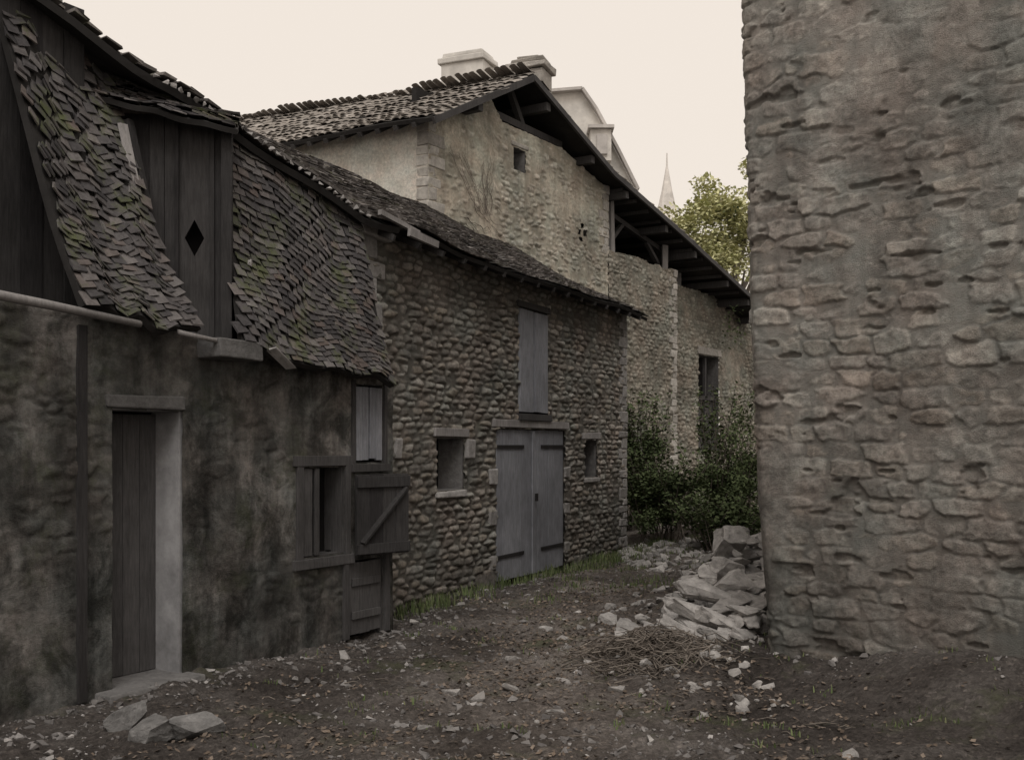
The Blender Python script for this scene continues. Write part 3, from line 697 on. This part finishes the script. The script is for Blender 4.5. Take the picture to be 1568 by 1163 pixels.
# ================================================================== distant
dh=empty('distant_house')
mb=MB()
prof=[(0.2,0),(3.9,0),(3.9,9.7),(3.3,10.9),(2.6,12.2),(2.15,12.85),(.2,12.7)]
vs=[Vector((x,34,z)) for x,z in prof]+[Vector((x-2,41,z)) for x,z in prof]; n=len(prof)
mb.add(vs,[tuple(range(n)),tuple(range(2*n-1,n-1,-1)),(0,n,n+1,1)],.5); mb.build('end_wall',M_far,dh)
mb=MB(); mb.add(vs,[(i,i+1,i+1+n,i+n) for i in range(1,n-1)]+[(6,0,n,2*n-1)],.5)
for i in range(2,6):
    p=Vector((prof[i][0]+.05,33.9,prof[i][1]+.03)); q=Vector((prof[i+1][0]+.05,33.9,prof[i+1][1]+.03)) if i<6 else p
    mb.beam(p,q,.3,.09,.2)
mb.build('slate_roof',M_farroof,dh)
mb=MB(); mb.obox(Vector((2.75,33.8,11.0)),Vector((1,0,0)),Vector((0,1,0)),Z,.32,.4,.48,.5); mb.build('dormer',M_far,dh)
mb=MB(); mb.obox(Vector((2.78,33.35,11.0)),Vector((1,0,0)),Vector((0,1,0)),Z,.16,.04,.3,.5); mb.obox(Vector((2.75,33.75,11.54)),Vector((1,0,0)),Vector((0,1,0)),Z,.4,.5,.05,.5); mb.build('dormer_window',M_farroof,dh)

ct=empty('church_spire')
mb=MB()
def ring(r,z,n=8,c=(8.6,60)): return [Vector((c[0]+r*math.cos(i*2*math.pi/n),c[1]+r*math.sin(i*2*math.pi/n),z)) for i in range(n)]
rs=[(.9,0),(.9,13.3),(1.05,13.4),(.62,14.4),(.3,15.8),(.05,17.2),(.03,17.9)]
vs=[];fs=[]
for r,z in rs: vs+=ring(r,z)
for kx in range(len(rs)-1):
    for i in range(8): fs.append((kx*8+i,kx*8+(i+1)%8,(kx+1)*8+(i+1)%8,(kx+1)*8+i))
mb.add(vs,fs,.5); mb.build('spire_and_turret',rnd_mat('hazed_spire_slate',[(.66,.62,.56),(.66,.62,.56)],6,.9,1.1,.2,.01),ct)  # spire slate lightened to imitate haze

def leafcloud(mb,blobs,n,s0,s1,asp=.5):
    for i in range(n):
        c,r=random.choice(blobs); d=Vector((random.gauss(0,1),random.gauss(0,1),random.gauss(0,1))).normalized()*(R()**.45)
        p=Vector(c)+Vector((d.x*r[0],d.y*r[1],d.z*r[2]))
        a=Vector((U_(-1,1),U_(-1,1),U_(-.6,.6))).normalized(); b=a.cross(Vector((U_(-1,1),U_(-1,1),1))).normalized(); s=U_(s0,s1)
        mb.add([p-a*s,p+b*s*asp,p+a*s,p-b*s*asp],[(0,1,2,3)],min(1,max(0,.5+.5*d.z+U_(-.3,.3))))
def blobs(c,r,n,sc):
    out=[]
    for i in range(n):
        d=Vector((random.gauss(0,1),random.gauss(0,1),random.gauss(0,1))).normalized()*(R()**.5)
        k=U_(.6,1.3)*sc; out.append(((c[0]+d.x*r[0],c[1]+d.y*r[1],c[2]+d.z*r[2]),(k,k,k*.8)))
    return out
tr=empty('tree'); mb=MB()
leafcloud(mb,blobs((7.2,38,8.6),(1.8,2.0,2.5),52,.62)+blobs((9.3,39,9.8),(2,2,2.6),32,.62),17000,.06,.13); mb.build('crown',M_tree,tr)
mb=MB(); mb.tube([(7.9,38,0),(7.8,38,3),(7.9,38,6),(7.8,38,8.5)],.28,.1,8)
for i in range(9):
    a=U_(0,6.28); mb.tube([(7.85,38,4+i*.45),(7.85+.8*math.cos(a),38+.8*math.sin(a),5.4+i*.45),(7.85+1.6*math.cos(a),38+1.6*math.sin(a),6.4+i*.4)],.1,.03,5)
mb.build('trunk_and_limbs',M_twig,tr)

# ================================================================== bushes
def bush(c,r,nb,sc,n,hgt):
    bu=empty('bush'); mb=MB(); leafcloud(mb,blobs(c,r,nb,sc),n,.018,.05,.6)
    st=MB()
    for i in range(45):
        a=U_(0,6.28);x,y=c[0]+U_(-.5,.5)*r[0],c[1]+U_(-.3,.3); L=r[0]*U_(.3,1.1); top=hgt*U_(.7,1.1)
        p=[(x,y,0),(x+.5*L*math.cos(a),y+.5*L*math.sin(a),top*.65),(x+L*math.cos(a),y+L*math.sin(a),top)]
        st.tube(p,.012,.003,4)
        for k in range(60):
            t=U_(.25,1); q=Vector(p[1]).lerp(Vector(p[2]),t*2-1) if t>.5 else Vector(p[0]).lerp(Vector(p[1]),t*2)
            leafcloud(mb,[(q,(.12,.12,.12))],1,.025,.055,.55)
    mb.build('leaves',M_bush,bu); st.build('stems',M_twig,bu)
bush((2.65,18.7,.65),(.75,.6,.65),24,.26,7000,1.6)
bush((4.05,20.0,.95),(.9,.8,.95),28,.3,8000,2.6)
bush((2.45,20.8,1.1),(.55,.5,1.1),18,.25,5000,2.6)
bush((3.5,17.6,.4),(.7,.5,.4),14,.2,3500,.9)

mb=MB()
def blade(p,h):
    a=U_(0,6.28); d=Vector((math.cos(a),math.sin(a),0)); w=Vector((-d.y,d.x,0))*U_(.003,.008); l=U_(.1,.6)*h
    mb.add([p-w,p+w,p+d*l*.5+Z*h*.7+w*.7,p+d*l*.5+Z*h*.7-w*.7,p+d*l+Z*h],[(0,1,2,3),(3,2,4)])
for cx in range(80):
    s=U_(-.2,8.5); q=B.P(s,U_(.03,.30)*(1+.8*(s>4.6)),0); n=int(U_(10,50))
    for i in range(n):
        p=Vector((q.x+random.gauss(0,.09),q.y+random.gauss(0,.09),0)); p.z=gh(p.x,p.y)-.01; blade(p,U_(.03,.16))
for cx in range(130):
    x=U_(.3,3.6); y=U_(11.0,18.5)
    if x>1.9 and y<15: continue
    for i in range(int(U_(8,50))):
        p=Vector((x+random.gauss(0,.14),y+random.gauss(0,.14),0)); p.z=gh(p.x,p.y)-.01; blade(p,U_(.03,.10))
for cx in range(80):
    x=U_(-1.8,3.4); y=U_(6.2,11)
    if x<-1.15-.52*(10.3-y)/.855+.15: continue
    for i in range(int(U_(4,18))):
        p=Vector((x+random.gauss(0,.05),y+random.gauss(0,.05),0)); p.z=gh(p.x,p.y)-.01; blade(p,U_(.02,.06))
mb.build('weeds',M_weed)

# ================================================================== rubble, stones, gravel
mb=MB()
for i in range(210):
    y=U_(9.3,14.5)
    xe=np.interp(y,[9,9.7,11.4,13.8],[2.1,2.40,2.93,3.9])
    x=xe-.1-abs(random.gauss(0,.5)); hgt=.50*math.exp(-((x-xe+.2)/.55)**2)*math.exp(-((y-11.3)/1.8)**2)
    z=gh(x,y)+U_(0,1)*hgt; s=U_(.045,.15)
    rock(mb,(x,y,z+s*.25),s*U_(1.2,2.1),s,s*U_(.4,.7),BIG if s>.09 else MED)
for (x,y,z,sx,sy,sz,rx,ry,rz) in [(1.25,9.25,.12,.24,.13,.10,.2,-.3,.3),(1.62,9.45,.28,.38,.10,.08,.3,.45,-.3),(1.85,9.3,.20,.36,.12,.08,-.2,.35,-.2),(1.0,9.2,.07,.17,.12,.09,.1,.2,.8),
    (1.75,9.8,.40,.36,.13,.09,.2,.3,-.5),(2.0,9.9,.48,.22,.14,.10,.2,-.3,.2),(1.95,9.15,.12,.2,.12,.09,0,.2,.1),(2.1,10.9,.70,.30,.14,.11,.5,.5,.7),(2.3,11.3,.76,.2,.18,.12,-.4,.2,.2),(1.5,9.9,.22,.2,.15,.1,.3,.1,1),
    (2.05,10.4,.56,.24,.14,.1,.1,.4,.4),(2.45,11.9,.76,.24,.14,.12,.3,.3,0),(1.6,9.1,.10,.30,.08,.06,.1,.3,-.4),(1.78,9.05,.13,.32,.07,.05,.1,.35,-.5),(1.45,9.15,.16,.28,.07,.06,.3,.5,-.6)]:
    rock(mb,(x,y,z),sx*.92,sy*.92,sz,BIG,(rx,ry,rz))
for i in range(450):
    y=random.gauss(10.3,1.4); x=np.interp(y,[9,9.7,11.4,13.8],[2.1,2.40,2.93,3.9])-.2-abs(random.gauss(0,.7)); s=.015+.05*R()**2
    rock(mb,(x,y,gh(x,y)+s*.3),s*1.3,s,s*.7,MED)
for i in range(420):
    x=U_(1.7,4.2);y=U_(14.8,18.6); s=.02+.08*R()**1.5; rock(mb,(x,y,gh(x,y)+s*.2),s*1.4,s,s*.7,MED)
for i in range(130):
    y=U_(6.4,15); x=U_(-1.7,2.4); s=.018+.05*R()**3
    if x<((-1.24+.43*(y-11.14)/.9) if y>10.4 else (-1.15-.52*(10.3-y)/.855))+.1 or x>.26*y: continue
    rock(mb,(x,y,gh(x,y)+s*.1),s*1.4,s,s*.6,MED)
mb.build('rubble_pile',M_rock)
for (x,y,z,a,b,c,rz) in [(-1.93,6.6,.09,.19,.11,.09,.15),(-2.2,6.5,.02,.15,.13,.08,.9),(-2.42,6.75,.08,.16,.12,.12,.5)]:
    m1=MB(); rock(m1,(x,y,gh(x,y)+z*.7),a,b,c,BIG,(.08,-.1,rz),.5); m1.build('loose_boulder',M_bould)
mb=MB()
for i in range(17000):
    y=5.3+14*R()**1.5; x=U_(-3.2,4.0)
    fa=(-1.24+.43*(y-11.14)/.9) if y>10.4 else (-1.15-.52*(10.3-y)/.855)
    if R()<.12: x=fa+.05+abs(random.gauss(0,.3))
    elif (fnoise(x,y)-.38)*4<R(): continue
    if x<fa+.06: continue
    s=U_(.004,.013) if R()<.82 else U_(.013,.036)
    rock(mb,(x,y,gh(x,y)+s*.2),s*U_(1,1.5),s,s*.65,SM,None,R()**1.6)
mb.build('gravel',M_grav)
mb=MB()
for i in range(16000):
    y=5.3+10*R()**1.3; x=random.gauss(.2+(y-8)*.15,1.2)
    fa=(-1.24+.43*(y-11.14)/.9) if y>10.4 else (-1.15-.52*(10.3-y)/.855)
    if x<fa+.05: continue
    if (.62-fnoise(x,y))*3.5<R(): continue
    p=Vector((x,y,gh(x,y)+U_(.002,.012))); a=U_(0,6.28); d=Vector((math.cos(a),math.sin(a),U_(-.4,.4))); e=Vector((-math.sin(a),math.cos(a),U_(-.4,.4))); s=U_(.010,.026)
    mb.add([p-d*s,p+e*s*.6+Z*U_(0,.01),p+d*s+Z*U_(0,.012),p-e*s*.6],[(0,1,2),(0,2,3)])
mb.build('fallen_leaves',M_leafd)
mb=MB()
for i in range(800):
    x=1.12+random.gauss(0,.30); y=8.75+random.gauss(0,.25); a=U_(0,6.28); L=U_(.08,.35); z=gh(x,y)+.2*math.exp(-((x-1.15)/.4)**2-((y-8.8)/.3)**2)*R()+.01
    d=Vector((math.cos(a),math.sin(a),U_(-.15,.35))); c=Vector((x,y,z)); k=Vector((U_(-.05,.05),U_(-.05,.05),U_(-.03,.06)))
    mb.tube([c-d*L*.5,c+k,c+d*L*.5],U_(.003,.009),.002,4)
for i in range(200):
    x=U_(-1.8,2.2);y=U_(6.3,12); a=U_(0,6.28);L=U_(.05,.2); c=Vector((x,y,gh(x,y)+.012)); d=Vector((math.cos(a),math.sin(a),.0))
    if x<-1.15-.52*(10.3-y)/.855+.2: continue
    mb.tube([c-d*L*.5,c+Vector((.01,.01,.008)),c+d*L*.5],.004,.002,4)
mb.build('brushwood_pile',M_twig)

# ================================================================== light
w=bpy.data.worlds.new('World'); scene.world=w; w.use_nodes=True; nt=w.node_tree; nt.nodes.clear()
o=nt.nodes.new('ShaderNodeOutputWorld'); bg=nt.nodes.new('ShaderNodeBackground'); bg.inputs['Strength'].default_value=.1
sk=nt.nodes.new('ShaderNodeTexSky'); sk.sky_type='NISHITA'; sk.sun_disc=False
el,az=math.radians(55),math.radians(178)
sk.sun_elevation=el; sk.sun_rotation=az; sk.dust_density=6; sk.air_density=1.5
mx=mixc(nt,.90,sk.outputs[0],(9.6,8.6,7.6)); nt.links.new(mx,bg.inputs['Color']); nt.links.new(bg.outputs[0],o.inputs[0])
sd_=Vector((math.sin(az)*math.cos(el),math.cos(az)*math.cos(el),math.sin(el)))
l=bpy.data.lights.new('sun','SUN'); l.energy=1.5; l.angle=math.radians(35); l.color=(1,.98,.95)
lo=bpy.data.objects.new('sun',l); scene.collection.objects.link(lo); lo.rotation_euler=sd_.to_track_quat('Z','Y').to_euler()
# ================================================================== camera
cd=bpy.data.cameras.new('camera'); cd.lens=38; cd.sensor_width=36; cd.shift_y=.0628; cd.clip_end=1000; cd.clip_start=.05
co=bpy.data.objects.new('camera',cd); scene.collection.objects.link(co); co.location=(0,0,1.75); co.rotation_euler=(math.radians(90),0,0)
scene.camera=co
scene.view_settings.view_transform='Standard'; scene.view_settings.look='None'; scene.view_settings.exposure=0
